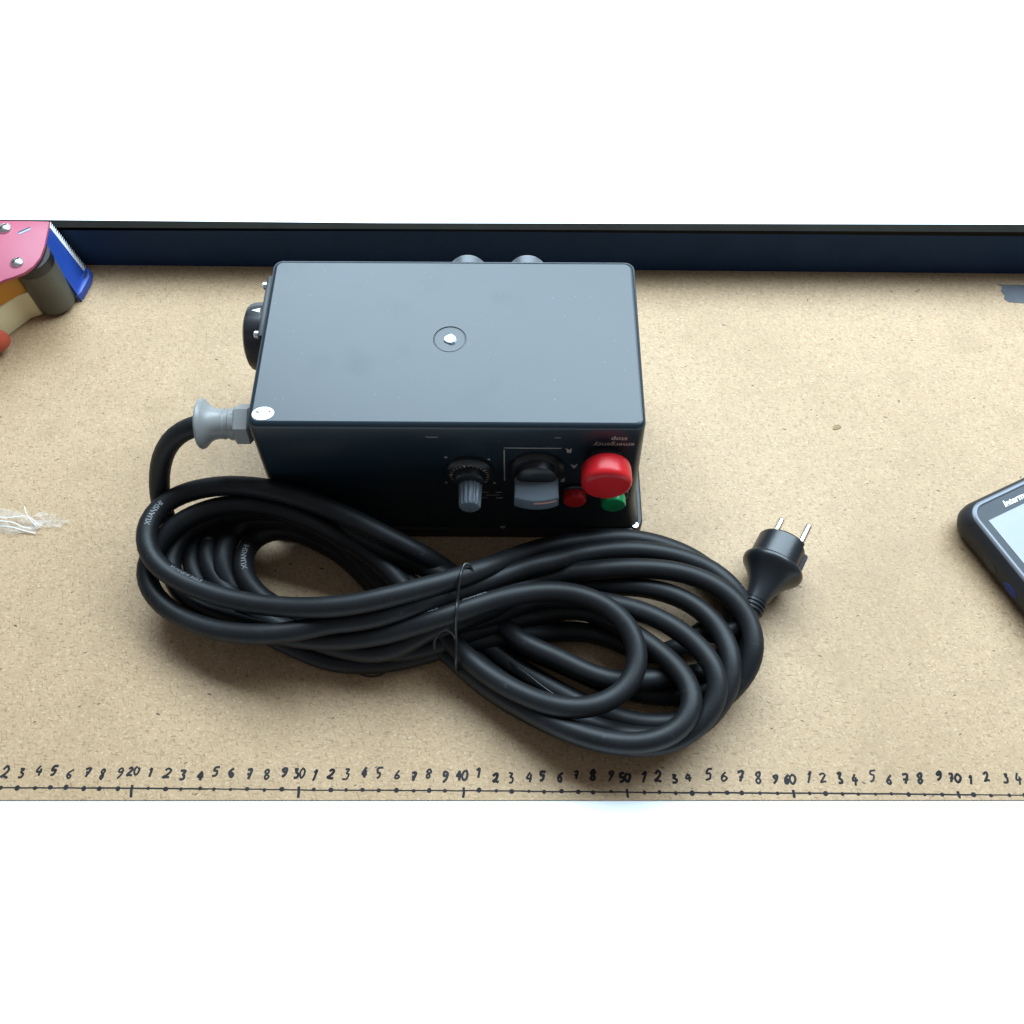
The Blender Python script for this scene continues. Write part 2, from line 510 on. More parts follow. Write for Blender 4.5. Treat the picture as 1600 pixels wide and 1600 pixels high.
for x_, z_ in ((-1.35, 6.0), (1.75, 6.0), (-1.2, 8.9), (1.45, 8.7)):
    MB().box(front(x_, z_, .008), (.16, .012, .14)).build('panel_print', M['print'], case)

# selector switch
sel = MB().lathe(front(4.42, 7.75), FN, [(0, 1.78), (.22, 1.76), (.42, 1.6), (.45, 1.35)], 56).build('selector_bezel', M['black'], box)
MB().lathe(front(4.42, 7.95), FN, [(.4, 1.3), (.9, 1.22), (1.05, 1.02), (1.08, .6)], 48).build('selector_hub', M['black'], sel)
# paddle: a flat wide grip with a bowed outer end
out = []
for i in range(13):
    t = -1 + 2 * i / 12
    out.append((4.40 + t * 1.38, 2.42 - .28 * t * t))
prof = [(4.40 + 1.38, .75)] + [(4.40 + 1.2, .5), (4.40 - 1.2, .5), (4.40 - 1.38, .75)] + out
rngs = []
for z_, k_ in ((6.62, .92), (6.72, .98), (6.85, 1.0), (7.66, 1.0), (7.78, .985), (7.84, .94)):
    rngs.append([front(4.40 + (px - 4.40) * k_, z_, .5 + (py - .5) * k_) for px, py in prof])
pad = MB().loft(rngs).build('selector_paddle', M['grip'], sel)
mk = []
for i in range(7):
    t = -.12 + 1.0 * i / 6
    mk.append((4.40 + t * 1.37, 2.42 - .28 * t * t + .012))
m = MB()
for (ax, ao), (bx_, bo) in zip(mk[:-1], mk[1:]):
    m.add([front(ax, 7.45, ao), front(bx_, 7.45, bo), front(bx_, 7.62, bo), front(ax, 7.62, ao)], [(0, 1, 2, 3)])
m.build('pointer_mark', plastic('pale_red_mark', (.72, .32, .28), .5, .4, .1), pad)
for nm, c, s in (('v', (2.40, 6.65), (.06, 6.55)), ('h', (4.12, 9.95), (3.5, .06)), ('b', (4.2, 3.35), (1.5, .06))):
    MB().box(front(c[0], c[1], .008), (s[0], .012, s[1])).build('panel_line', M['print'] if nm != 'b' else M['printdim'], case)

# emergency stop
est = MB().lathe(front(8.62, 8.95), FN, [(0, 1.05), (.5, 1.0), (.9, .8), (1.1, .8)], 40).build('stop_collar', M['black'], box)
MB().lathe(front(8.62, 8.95), FN, [(.55, .9), (.58, 1.38), (.7, 1.48), (.95, 1.53), (1.70, 1.55), (1.88, 1.53), (2.02, 1.46), (2.11, 1.34), (2.16, 1.18), (2.21, .6), (2.22, .15)], 56).build('stop_mushroom', M['red'], est)

def push_button(x_, z_, r, ln, mat, name):
    b = MB().lathe(front(x_, z_), FN, [(0, r + .22), (.22, r + .2), (.3, r + .08), (.3, r)], 40).build(name + '_bezel', M['black'], box)
    MB().lathe(front(x_, z_), FN, [(.2, r), (ln - .12, r), (ln - .03, r - .05), (ln, r - .14), (ln - .02, r - .3), (ln - .04, .1)], 40).build(name, mat, b)
push_button(6.93, 5.05, .74, .85, M['darkred'], 'stop_button')
push_button(9.45, 4.85, .80, 1.0, M['green'], 'start_button')

# lettering on the panel (upside down, because the box is)
def text_mesh(s, size, bold=0.0, shear=0.0, res=3):
    cu = bpy.data.curves.new('lettering', 'FONT')
    cu.body = s; cu.size = size; cu.align_x = 'CENTER'; cu.align_y = 'CENTER'
    cu.offset = bold; cu.resolution_u = res; cu.shear = shear
    o = bpy.data.objects.new('lettering', cu)
    col.objects.link(o)
    bpy.context.view_layer.update()
    me = bpy.data.meshes.new_from_object(o.evaluated_get(bpy.context.evaluated_depsgraph_get()))
    vs = [v.co.copy() for v in me.vertices]; fs = [tuple(p.vertices) for p in me.polygons]
    bpy.data.objects.remove(o); bpy.data.curves.remove(cu); bpy.data.meshes.remove(me)
    return vs, fs
def panel_text(s, x_, z_, size, mat, bold=.01):
    vs, fs = text_mesh(s, size, bold)
    MB().add([front(x_ - v.x, z_ - v.y, .012) for v in vs], fs).build('lettering', mat, case)
panel_text('R', 6.33, 9.72, .62, M['print'], .02)
panel_text('A', 6.75, 8.02, .62, M['print'], .01)
panel_text('F', 6.12, 6.45, .62, M['print'], .01)
panel_text('emergency', 9.02, 10.38, .56, M['print'], .006)
panel_text('stop', 9.28, 10.95, .56, M['print'], .006)

# white round sticker with two pen marks
stk = MB().prism([(-11.83 + .66 * math.cos(a) * math.cos(.1) - .47 * math.sin(a) * math.sin(.1), 19.17 + .66 * math.cos(a) * math.sin(.1) + .47 * math.sin(a) * math.cos(.1)) for a in [2 * math.pi * i / 32 for i in range(32)]], H + .003, H + .02).build('sticker', M['sticker'], box)
MB().tube([V(-12.28, 19.30, H + .022), V(-12.13, 19.24, H + .022), V(-12.08, 19.28, H + .022)], .05, 6, True, .1).build('pen_mark', M['ink'], stk)
MB().tube([V(-11.52, 19.26, H + .022), V(-11.40, 19.36, H + .022)], .045, 6, True, .1).build('pen_mark', M['ink'], stk)

# rotary main switch on the left side
LX = X0 - DR * (H - 9.2)
plate = MB().box((LX - .12, 27.9, 9.15), (.34, 5.0, 5.0), bev=.08).build('switch_plate', M['case_lid'], box)
for dy, dz in ((2.05, 2.0), (-2.0, 2.0), (2.05, -2.0), (-2.0, -2.0)):
    MB().lathe((LX - .28, 27.9 + dy, 9.15 + dz), (-1, 0, 0), [(0, .25), (.30, .25), (.36, .19), (.36, .05)], 16).build('plate_screw', M['steel'], plate)
kn = lambda r: (lambda a: r * (1 - .03 * max(0, math.cos(a * 10)) ** 4))
knob = MB().lathe((LX - .28, 27.65, 8.75), (-1, 0, 0), [(0, 2.2), (.15, 2.3), (1.0, kn(2.25)), (1.3, kn(2.12)), (1.48, 1.75), (1.5, .4)], 80).build('rotary_knob', M['black'], plate)
MB().add([V(LX - 1.15, 28.0, 11.04), V(LX - .6, 28.2, 11.03), V(LX - .6, 27.8, 11.06)], [(0, 1, 2)]).build('pointer_triangle', M['lettering'], knob)

# grey cable gland on the left side
GY, GZ = 20.3, 9.35
gx = X0 - DR * (H - GZ)
thr = [(.0, .78)]
for i in range(5): thr += [(.02 + i * .085, .74), (.06 + i * .085, .80)]
gl = MB().lathe((gx, GY, GZ), (-1, 0, 0), thr + [(.46, .76)], 32).build('gland_thread', M['gland'], box)
hexr = lambda r: (lambda a: r / max(math.cos((a % (math.pi / 3)) - math.pi / 6), .5) * .93)
MB().lathe((gx - .42, GY, GZ), (-1, 0, 0), [(0, hexr(1.08)), (.06, hexr(1.2)), (.85, hexr(1.2)), (.97, hexr(1.08)), (1.0, 1.04), (1.3, 1.02), (1.38, .94), (1.65, .92)], 72, rot=.2).build('gland_nut', M['gland'], gl)
MB().lathe((gx - 2.02, GY, GZ), (-1, 0, 0), [(0, .93), (.06, .97), (.2, .95), (.5, .95), (.8, 1.02), (1.05, 1.18), (1.25, 1.40), (1.38, 1.54), (1.5, 1.59), (1.60, 1.55), (1.62, 1.40), (1.45, 1.14), (1.2, .88), (.9, .66)], 56).build('gland_trumpet', M['gland'], gl)

# two round connector caps on the back
for x_ in (-.17, 3.80):
    c = MB().lathe((x_, Y0 + D + DR * 2, 10.42), (0, 1, 0), [(0, 1.25), (.25, 1.25), (.3, 1.2), (.85, 1.2), (1.0, 1.08), (1.02, .3)], 84).build('connector_cap', M['cap'], box)

# ------------------------------------------------------------------ power cable
RAW = "-1656,2018,940;-1715,2014,920;-1773,2008,892;-1828,1997,853;-1880,1982,803;-1925,1964,744;-1962,1941,681;-1991,1915,618;-2012,1885,555;-2028,1854,494;-2038,1821,434;-2042,1785,378;-2033,1742,337;-2013,1689,316;-1993,1645,283;-1975,1609,236;-1960,1583,174;-1942,1560,109;-1909,1525,73;-1862,1479,66;-1811,1433,66;-1759,1390,66;-1705,1349,66;-1650,1311,66;-1595,1276,66;-1538,1243,66;-1482,1211,66;-1426,1181,66;-1369,1151,66;-1313,1123,66;-1256,1096,66;-1199,1070,66;-1142,1043,69;-1082,1016,79;-1023,988,91;-964,962,100;-907,940,104;-850,920,104;-793,901,105;-736,884,107;-679,869,110;-621,855,113;-563,844,118;-505,836,123;-447,833,130;-390,834,136;-333,840,144;-277,851,151;-223,864,158;-168,880,165;-115,898,171;-63,919,176;-10,940,180;43,960,182;97,979,183;152,995,182;208,1011,180;263,1027,176;319,1045,171;375,1063,166;431,1081,161;488,1096,158;545,1110,156;602,1121,154;660,1125,154;717,1122,156;774,1112,159;829,1094,163;881,1070,170;931,1040,180;979,1007,191;1025,971,202;1069,934,214;1113,897,226;1155,858,238;1196,819,251;1235,778,264;1272,735,277;1305,691,289;1335,643,302;1358,592,315;1373,539,328;1378,483,340;1370,429,345;1350,380,343;1321,337,338;1283,300,334;1240,270,330;1192,248,327;1142,232,323;1091,221,319;1039,216,316;987,215,312;935,219,309;884,226,306;833,236,302;782,249,299;732,264,294;683,283,287;634,303,278;585,327,264;537,354,245;490,383,225;442,412,211;394,441,203;347,470,193;299,501,183;251,532,175;204,563,171;157,596,168;111,630,164;65,666,160;20,705,153;-25,747,140;-71,790,126;-116,835,111;-161,881,96;-207,927,81;-253,973,70;-299,1016,66;-345,1057,66;-392,1098,66;-439,1139,66;-486,1180,66;-534,1223,66;-580,1267,66;-625,1313,66;-670,1361,66;-714,1409,66;-760,1457,66;-808,1502,68;-858,1542,72;-910,1576,78;-965,1606,84;-1019,1628,100;-1069,1639,136;-1120,1651,166;-1179,1672,166;-1239,1685,166;-1299,1687,166;-1356,1676,166;-1408,1652,166;-1456,1623,151;-1481,1563,174;-1488,1490,208;-1483,1417,232;-1467,1351,241;-1443,1294,237;-1409,1245,227;-1369,1204,214;-1324,1170,201;-1276,1141,187;-1224,1117,176;-1170,1094,168;-1115,1074,163;-1060,1057,156;-1007,1047,136;-957,1043,103;-905,1038,76;-848,1028,67;-790,1015,66;-731,1002,70;-670,988,82;-609,974,97;-549,962,113;-489,952,128;-429,947,142;-371,946,156;-313,949,169;-256,955,181;-199,963,192;-143,971,202;-86,979,211;-30,987,218;26,996,224;81,1008,229;136,1024,232;189,1045,234;241,1069,235;292,1096,235;344,1123,234;398,1146,234;453,1160,238;509,1161,256;565,1156,272;622,1151,278;679,1147,281;735,1142,282;792,1135,284;848,1127,286;904,1116,287;959,1103,288;1013,1089,287;1067,1074,287;1120,1055,287;1171,1034,287;1221,1008,289;1268,980,291;1314,948,295;1356,913,299;1397,875,305;1433,834,311;1466,790,319;1495,742,327;1518,692,335;1534,640,338;1542,589,333;1540,538,323;1526,489,311;1503,443,299;1473,401,285;1439,363,270;1401,329,255;1359,300,238;1315,277,221;1267,257,211;1216,243,204;1164,235,197;1111,231,192;1058,230,187;1005,233,184;952,238,181;899,245,179;847,256,176;795,268,173;744,283,170;693,301,167;643,321,162;594,345,151;545,376,116;497,411,77;448,439,66;398,465,66;349,491,66;300,518,71;252,546,78;204,576,79;157,609,79;111,643,78;66,680,78;22,719,77;-21,759,77;-64,800,78;-107,841,78;-149,883,80;-192,925,81;-235,967,84;-278,1010,87;-321,1052,90;-365,1093,94;-411,1134,99;-457,1174,104;-503,1214,109;-548,1255,114;-593,1297,120;-636,1342,126;-676,1389,132;-716,1438,139;-757,1486,145;-801,1532,151;-848,1572,157;-899,1607,165;-952,1634,177;-1005,1654,195;-1058,1670,216;-1111,1685,237;-1164,1695,260;-1217,1699,286;-1271,1702,306;-1328,1701,316;-1400,1722,267;-1469,1729,223;-1527,1714,196;-1574,1682,179;-1602,1627,188;-1613,1555,220;-1615,1482,245;-1614,1418,246;-1606,1364,229;-1588,1316,206;-1559,1274,181;-1520,1237,160;-1475,1202,144;-1427,1170,132;-1376,1139,121;-1325,1111,112;-1272,1083,105;-1218,1056,99;-1163,1031,95;-1107,1008,92;-1051,988,91;-993,969,92;-935,952,94;-876,936,98;-818,921,103;-759,905,110;-700,890,118;-641,879,128;-582,874,138;-524,874,151;-468,881,164;-412,891,179;-356,903,195;-301,916,212;-247,929,229;-192,941,248;-138,955,267;-85,969,284;-32,986,294;21,1005,299;73,1025,301;126,1047,300;179,1071,292;231,1102,272;284,1139,239;337,1179,203;391,1217,173;446,1246,158;502,1265,155;560,1277,157;618,1282,161;676,1284,167;735,1285,173;793,1285,179;851,1284,185;909,1282,191;967,1279,196;1025,1275,201;1082,1268,206;1139,1259,211;1195,1247,215;1250,1232,220;1304,1213,224;1355,1190,229;1405,1162,234;1451,1130,239;1494,1093,244;1533,1052,250;1567,1006,256;1595,957,263;1618,904,270;1635,848,277;1645,790,285;1648,732,289;1645,678,284;1636,626,272;1620,577,257;1597,531,241;1568,488,224;1536,448,205;1500,412,186;1460,379,172;1417,354,152;1375,341,109;1328,332,77;1271,318,87;1213,305,111;1157,300,121;1102,301,119;1049,307,115;996,316,113;943,328,112;891,344,102;841,364,84;789,380,89;737,395,101;686,416,100;635,436,102;584,455,115;533,474,130;484,496,140;434,522,139;385,552,126;336,585,106;288,620,87;239,655,75;192,689,70;147,726,68;102,765,66;59,806,66;16,846,69;-27,884,79;-70,920,91;-113,957,104;-156,993,116;-200,1030,129;-244,1066,141;-288,1104,150;-333,1142,157;-379,1182,161;-426,1221,165;-472,1261,170;-517,1302,175;-562,1344,181;-605,1387,188;-647,1431,197;-689,1475,206;-732,1518,216;-777,1557,228;-825,1593,239;-876,1622,251;-928,1645,265;-982,1661,284;-1034,1676,304;-1087,1689,325;-1139,1699,349;-1191,1703,376;-1244,1704,396;-1300,1704,406;-1378,1737,344;-1455,1762,286;-1527,1775,241;-1596,1779,198;-1658,1769,160;-1706,1738,139;-1736,1686,139;-1749,1618,158;-1745,1541,188;-1732,1471,202;-1711,1409,202;-1681,1353,197;-1642,1303,192;-1598,1256,188;-1550,1214,185;-1501,1174,182;-1449,1138,180;-1397,1103,179;-1343,1071,179;-1289,1041,178;-1234,1012,179;-1179,984,179;-1124,959,179;-1069,935,180;-1013,912,180;-957,892,180;-901,872,180;-845,854,181;-789,838,183;-731,824,188;-672,809,202;-612,795,223;-554,789,241;-498,791,255;-444,803,270;-393,821,285;-343,842,301;-295,866,317;-246,889,333;-198,912,349;-149,935,364;-101,960,375;-52,986,382;-3,1012,386;46,1038,387;96,1063,387;147,1089,384;198,1117,375;249,1149,357;301,1185,334;353,1220,314;406,1249,303;460,1274,297;515,1296,289;572,1312,284;629,1318,293;686,1318,310;742,1320,323;800,1326,324;858,1334,321;916,1341,317;974,1346,313;1032,1350,311;1091,1352,308;1149,1352,306;1207,1350,305;1264,1345,304;1321,1338,304;1376,1326,304;1431,1310,305;1483,1290,306;1534,1266,309;1582,1237,311;1627,1204,314;1668,1167,314;1706,1127,312;1739,1083,308;1765,1034,304;1785,982,301;1796,928,298;1799,871,294;1795,816,287;1784,764,273;1768,719,246;1746,680,214;1715,642,189;1677,604,173;1637,568,159;1595,535,143;1553,507,122;1509,481,100;1461,455,88;1408,432,89;1355,414,88;1301,402,85;1246,396,82;1191,394,79;1137,398,75;1083,406,69;1030,417,66;976,430,68;923,444,78;870,459,91;820,482,84;770,508,70;720,532,70;670,554,78;621,581,77;572,609,74;523,638,73;474,668,71;426,698,70;378,730,69;330,762,68;282,796,67;234,830,66;187,865,67;140,899,75;94,930,90;49,961,108;4,993,126;-40,1026,144;-84,1059,163;-128,1091,180;-173,1125,194;-219,1159,206;-266,1193,215;-314,1229,221;-361,1264,226;-409,1300,232;-457,1337,239;-503,1374,246;-549,1412,256;-594,1450,266;-640,1488,278;-685,1524,292;-732,1558,306;-780,1589,320;-831,1618,332;-884,1642,343;-938,1661,356;-992,1677,369;-1047,1691,382;-1102,1703,396;-1158,1714,406;-1217,1726,406;-1277,1733,406;-1336,1735,406;-1407,1755,364;-1473,1760,339;-1537,1758,316;-1599,1751,295;-1660,1741,274;-1720,1728,255;-1779,1712,236;-1834,1690,219;-1882,1659,210;-1921,1617,208;-1949,1566,208;-1966,1509,209;-1970,1447,208;-1961,1385,206;-1941,1325,202;-1910,1268,200;-1870,1216,199;-1824,1170,200;-1772,1130,202;-1717,1096,205;-1659,1066,210;-1601,1039,215;-1542,1014,222;-1482,990,230;-1423,967,238;-1363,947,247;-1304,928,257;-1244,912,265;-1186,897,270;-1129,885,274;-1071,874,278;-1014,864,283;-956,856,289;-898,850,296;-841,847,303;-783,845,312;-726,845,323;-669,846,333;-613,849,345;-557,854,357;-502,861,370;-447,870,386;-393,880,402;-340,892,417;-287,903,431;-234,915,445;-181,927,457;-128,941,465;-76,957,469;-25,975,472;27,994,472;78,1013,470;130,1033,469;182,1052,466;235,1071,463;289,1087,459;343,1103,451;398,1116,443;454,1126,435;509,1132,428;565,1135,422;621,1133,416;676,1125,412;731,1113,409;783,1096,405;834,1075,401;881,1048,395;925,1016,388;965,979,382;999,938,375;1027,891,369;1048,841,364;1060,788,358;1063,734,354;1056,680,349;1039,628,346;1013,580,343;979,537,340;938,501,339;892,471,338;843,448,338;792,431,339;740,419,341;687,414,343;634,416,341;582,426,331;531,442,316;481,462,304;431,484,293;381,508,283;331,534,275;282,561,267;234,590,261;187,621,254;140,655,248;95,690,243;51,729,238;9,772,227;-33,820,211;-74,868,198;-114,914,193;-154,956,201;-192,996,214;-230,1035,232;-267,1073,253;-305,1113,270;-344,1155,280;-384,1198,288;-424,1241,296;-464,1284,303;-506,1326,312;-549,1365,322;-595,1401,333;-643,1432,345;-692,1459,358;-743,1485,372;-792,1508,390;-841,1528,413;-889,1547,437;-939,1568,455;-990,1590,469;-1043,1611,481;-1097,1632,489;-1152,1651,494;-1210,1669,495;-1269,1685,492;-1329,1699,487;-1391,1711,477;-1453,1720,465;-1515,1725,453;-1577,1725,440;-1637,1720,427;-1696,1710,414;-1753,1695,401;-1807,1675,390;-1859,1651,379;-1906,1621,366;-1951,1587,349;-1990,1549,334;-2024,1505,321;-2053,1458,309;-2075,1408,297;-2086,1354,286;-2081,1298,277;-2061,1241,269;-2029,1188,265;-1988,1140,262;-1941,1096,261;-1889,1057,263;-1833,1023,267;-1776,993,273;-1717,966,280;-1658,942,290;-1597,920,301;-1536,901,313;-1475,885,327;-1415,872,341;-1354,862,356;-1294,855,371;-1236,852,383;-1178,851,392;-1122,854,399;-1067,859,405;-1013,867,410;-960,878,414;-907,891,416;-855,904,419;-801,913,424;-746,915,432;-690,916,441;-635,919,451;-581,926,461;-527,937,470;-474,949,479;-422,963,487;-370,978,493;-318,994,497;-267,1012,499;-216,1031,498;-165,1052,492;-115,1078,474;-64,1106,454;-12,1128,447;40,1149,444;92,1171,441;144,1195,435;196,1220,426;249,1246,416;303,1270,407;357,1291,401;412,1306,407;466,1320,413;522,1340,408;577,1364,395;634,1395,369;693,1432,327;753,1460,298;812,1477,283;872,1490,271;932,1502,260;992,1510,250;1053,1517,241;1113,1519,233;1173,1518,226;1232,1513,220;1290,1504,216;1348,1492,213;1404,1476,211;1459,1458,211;1512,1435,212;1563,1408,214;1610,1375,218;1653,1336,223;1691,1292,228;1726,1247,226;1759,1205,208;1787,1161,184;1807,1112,162;1817,1055,156;1816,991,165;1811,930,168;1799,871,166;1781,818,156;1762,777,121;1736,741,81;1695,699,77;1645,660,87;1594,631,86;1542,612,78;1489,599,68;1433,589,66;1377,582,66;1320,580,66;1264,581,66;1208,584,66;1153,590,66;1097,599,66;1043,611,66;989,625,66;936,642,66;883,662,66;831,683,66;780,707,66;729,731,66;678,757,66;627,781,66;574,804,66;521,826,66;468,848,66;416,873,66;365,901,66;317,935,66;271,973,66;228,1014,68;187,1055,75;147,1097,87;110,1141,99;74,1185,111;36,1230,123;-3,1273,135;-45,1315,146;-88,1354,157;-134,1384,179;-178,1395,237;-221,1388,323;-266,1390,385;-315,1406,415;-364,1423,439;-414,1440,462;-464,1456,485;-514,1474,506;-563,1494,523;-614,1518,534;-666,1544,541;-718,1569,547;-771,1592,554;-824,1614,560;-878,1634,568;-932,1654,576;-985,1672,584;-1039,1689,593;-1094,1705,601;-1148,1719,609;-1203,1732,617;-1258,1741,626;-1322,1763,608;-1385,1781,591;-1449,1795,574;-1513,1806,557;-1577,1814,541;-1640,1818,525;-1702,1818,510;-1763,1813,495;-1822,1804,481;-1879,1789,468;-1932,1767,456;-1978,1736,448;-2017,1697,444;-2045,1647,444;-2063,1592,443;-2069,1533,442;-2062,1472,438;-2044,1415,432;-2014,1363,424;-1975,1316,417;-1929,1276,412;-1879,1241,408;-1826,1210,405;-1772,1183,404;-1716,1158,404;-1659,1136,406;-1602,1115,408;-1544,1095,412;-1486,1077,417;-1428,1061,422;-1370,1046,429;-1311,1032,437;-1252,1020,446;-1194,1009,456;-1135,1000,467;-1076,991,479;-1018,984,492;-960,978,506;-902,973,520;-845,971,532;-789,972,542;-734,974,550;-680,978,559;-625,984,568;-572,992,577;-519,1003,584;-467,1015,587;-415,1028,589;-363,1043,590;-312,1058,589;-260,1075,587;-209,1092,583;-158,1111,578;-107,1132,571;-56,1155,562;-5,1179,550;46,1205,538;97,1232,523;148,1264,500;199,1304,464;251,1348,421;304,1391,379;358,1429,346;414,1460,324;470,1489,303;528,1515,284;587,1538,266;646,1558,249;706,1576,233;767,1592,219;828,1607,206;889,1621,195;950,1631,185;1011,1637,175;1073,1639,166;1134,1637,156;1194,1631,144;1254,1622,133;1313,1609,122;1370,1592,113;1426,1572,104;1480,1547,96;1531,1518,89;1579,1484,84;1623,1445,79;1662,1402,75;1695,1353,72;1721,1299,69;1740,1242,67;1750,1181,66;1753,1119,66;1749,1057,66;1737,994,70;1714,931,82;1684,870,97;1646,818,104;1607,781,90;1560,751,80;1500,717,111;1438,692,142;1380,680,153;1323,672,160;1266,664,167;1208,655,174;1151,647,181;1095,639,187;1039,633,190;983,632,190;929,637,190;875,648,189;823,665,189;772,685,190;721,707,192;671,731,195;621,756,199;571,780,202;520,802,206;468,823,210;416,844,213;367,871,214;320,908,205;277,952,192;236,999,180;196,1046,173;156,1089,178;117,1126,198;77,1160,225;35,1195,245;-9,1231,255;-57,1263,261;-109,1293,263;-162,1320,262;-216,1342,268;-270,1361,279;-324,1376,297;-376,1388,324;-426,1399,354;-476,1414,381;-526,1435,398;-577,1463,406;-629,1492,411;-682,1521,414;-736,1551,414;-790,1580,414;-846,1608,414;-902,1633,414;-958,1656,415;-1016,1675,416;-1074,1691,417;-1133,1704,418;-1193,1714,415;-1253,1720,412;-1313,1722,406;-1376,1725,390;-1443,1732,358;-1513,1739,319;-1581,1743,277;-1649,1743,236;-1715,1737,195;-1777,1725,154;-1829,1699,119;-1859,1650,112;-1867,1583,128;-1861,1510,146;-1844,1439,160;-1822,1376,160;-1793,1322,151;-1757,1273,140;-1715,1230,129;-1669,1192,118;-1619,1156,111;-1566,1120,110;-1511,1084,115;-1456,1051,116;-1402,1020,114;-1348,990,112;-1293,961,111;-1239,933,109;-1185,907,105;-1132,883,100;-1078,861,91;-1025,841,80;-971,822,73;-916,804,69;-859,791,67;-802,782,66;-744,778,66;-687,776,66;-630,777,66;-573,779,66;-516,785,66;-460,794,66;-404,806,66;-349,821,67;-294,836,72;-239,849,80;-183,862,89;-127,875,97;-72,887,105;-16,899,111;41,910,116;97,921,119;153,931,121;210,941,122;267,951,122;324,960,121;382,968,118;439,977,109;498,987,95;556,994,89;614,998,86;672,1001,84;731,1001,82;788,996,79;845,986,77;900,970,76;953,948,76;1004,922,76;1054,896,77;1106,873,78;1159,857,80;1215,850,82;1270,855,86;1325,869,90;1377,893,95;1426,924,102;1473,960,109;1519,996,117;1566,1030,127;1614,1063,138;1664,1095,145;1716,1129,145;1767,1160,153;1791,1174,160"
PTS = [V(*[float(c) / 100 for c in q.split(',')]) for q in RAW.split(';')]
for _ in range(2):
    PTS = [PTS[0]] + [PTS[i] * .5 + (PTS[i - 1] + PTS[i + 1]) * .25 for i in range(1, len(PTS) - 1)] + [PTS[-1]]
CR = .655
cable = thing('power_cable', (-2, 9, 0), 'black rubber mains cable coiled in a figure of eight with a round plug', 'cable')

# plug frame
AX = math.radians(60)
PC = V(20.05, 14.07, 2.03)                               # centre of the collar
pa = V(math.cos(AX), math.sin(AX), .03).normalized()
ph = V(pa.y, -pa.x, 0).normalized()
TW = math.radians(24)
pin_dir = (ph * math.cos(TW) + ph.cross(pa) * math.sin(TW)).normalized()
back = PC - pa * 4.3
tail = [p for p in PTS if (p - back).length > 1.8 or p.x < 15]
path = [gx_ for gx_ in ([V(gx - 2.3, GY, GZ)] + PTS[:-6])] 
j0, j1 = PTS[-7], back
path += smooth_path([PTS[-9], PTS[-7], (PTS[-6] + back - pa * 1.6) * .5, back - pa * .2, PC - pa * 3.4], 5)[6:]
PATH = path
sheath = MB().tube(PATH, [CR * (1 + .022 * noise.noise(p * .55)) for p in PATH], 20).build('cable_sheath', M['rubber'], cable, sharp=60)

notch = lambda r: (lambda a: r - .30 * (1.0 if abs(math.sin(a)) < .42 else 0.0) * (1 if True else 0))
pl = MB().lathe(PC, pa, [(-2.75, .72), (-2.3, .80), (-1.75, .95), (-1.25, 1.16), (-.85, 1.42), (-.55, 1.68), (-.34, 1.88), (-.2, 1.98), (-.06, 2.02), (.10, 2.02), (.18, 1.97), (.2, 1.7)], 64, ref=pin_dir).build('plug_grip', M['plug'], cable)
MB().lathe(PC, pa, [(.15, notch(1.76)), (1.9, notch(1.74)), (2.02, notch(1.66)), (2.04, notch(1.5))], 96, ref=pin_dir).build('plug_front', M['plug'], pl, sharp=25)
rl = [(-3.55, .66)]
for i in range(3):
    h = -3.5 + i * .27
    rl += [(h, .78), (h + .15, .80), (h + .16, .66), (h + .26, .66)]
rl += [(-2.7, .76)]
MB().lathe(PC, pa, rl, 32).build('strain_relief', M['plug'], pl, sharp=25)
for s in (-1, 1):
    MB().lathe(PC + pin_dir * (.95 * s), pa, [(1.9, .24), (3.80, .24), (3.90, .20), (3.93, .08)], 16).build('pin', M['brass'], pl)

# printed words on the sheath, wrapped round it
S = [0.0]
for a, b in zip(PATH[:-1], PATH[1:]): S.append(S[-1] + (b - a).length)
def at_s(s):
    lo, hi = 0, len(S) - 1
    while hi - lo > 1:
        mid = (lo + hi) // 2
        if S[mid] <= s: lo = mid
        else: hi = mid
    t = (s - S[lo]) / max(S[hi] - S[lo], 1e-6)
    n_ = len(PATH) - 1
    tl = (PATH[min(lo + 2, n_)] - PATH[max(lo - 2, 0)]).normalized()
    th = (PATH[min(hi + 2, n_)] - PATH[max(hi - 2, 0)]).normalized()
    return PATH[lo].lerp(PATH[hi], t), tl.lerp(th, t).normalized()
def nearest_s(x_, y_, zmin):
    best = None
    for p, s in zip(PATH, S):
        if p.z < zmin: continue
        d = (p.x - x_) ** 2 + (p.y - y_) ** 2
        if best is None or d < best[0]: best = (d, s)
    return best[1]
def cable_text(s, x_, y_, zmin, size, ang, flip, mat):
    vs, fs = text_mesh(s, size, .004)
    s0 = nearest_s(x_, y_, zmin)
    out = []
    for v in vs:
        p, T = at_s(s0 + (-v.x if flip else v.x))
        upv = (V(0, 0, 1) - T * T.z).normalized()
        side = upv.cross(T) if not flip else T.cross(upv)      # towards the letter tops
        th = ang + v.y / CR
        out.append(p + (upv * math.cos(th) + side * math.sin(th)) * (CR + .022))
    MB().add(out, fs).build('cable_print', mat, sheath)
CT = plastic('pale_cable_print', (.25, .255, .26), .6, .3, .4, 900, .02)
CT2 = plastic('faint_cable_print', (.17, .175, .18), .6, .3, .6, 900, .02)
cable_text('XUANSHI', -20.45, 16.45, 3.0, .46, -.3, True, CT)
cable_text('XUANSHI', -14.87, 14.39, 1.3, .46, -.25, True, CT)
cable_text('XUANSHI 3G2.5', -17.4, 12.3, 3.0, .36, .62, False, CT2)
cable_text('XUANSHI', -4.6, 8.75, 3.3, .36, .75, False, CT2)
cable_text('3G2.5', -1.9, 9.3, 4.0, .36, .75, False, CT)
cable_text('XUANSHI', 1.0, 10.1, 4.0, .36, .8, False, CT2)

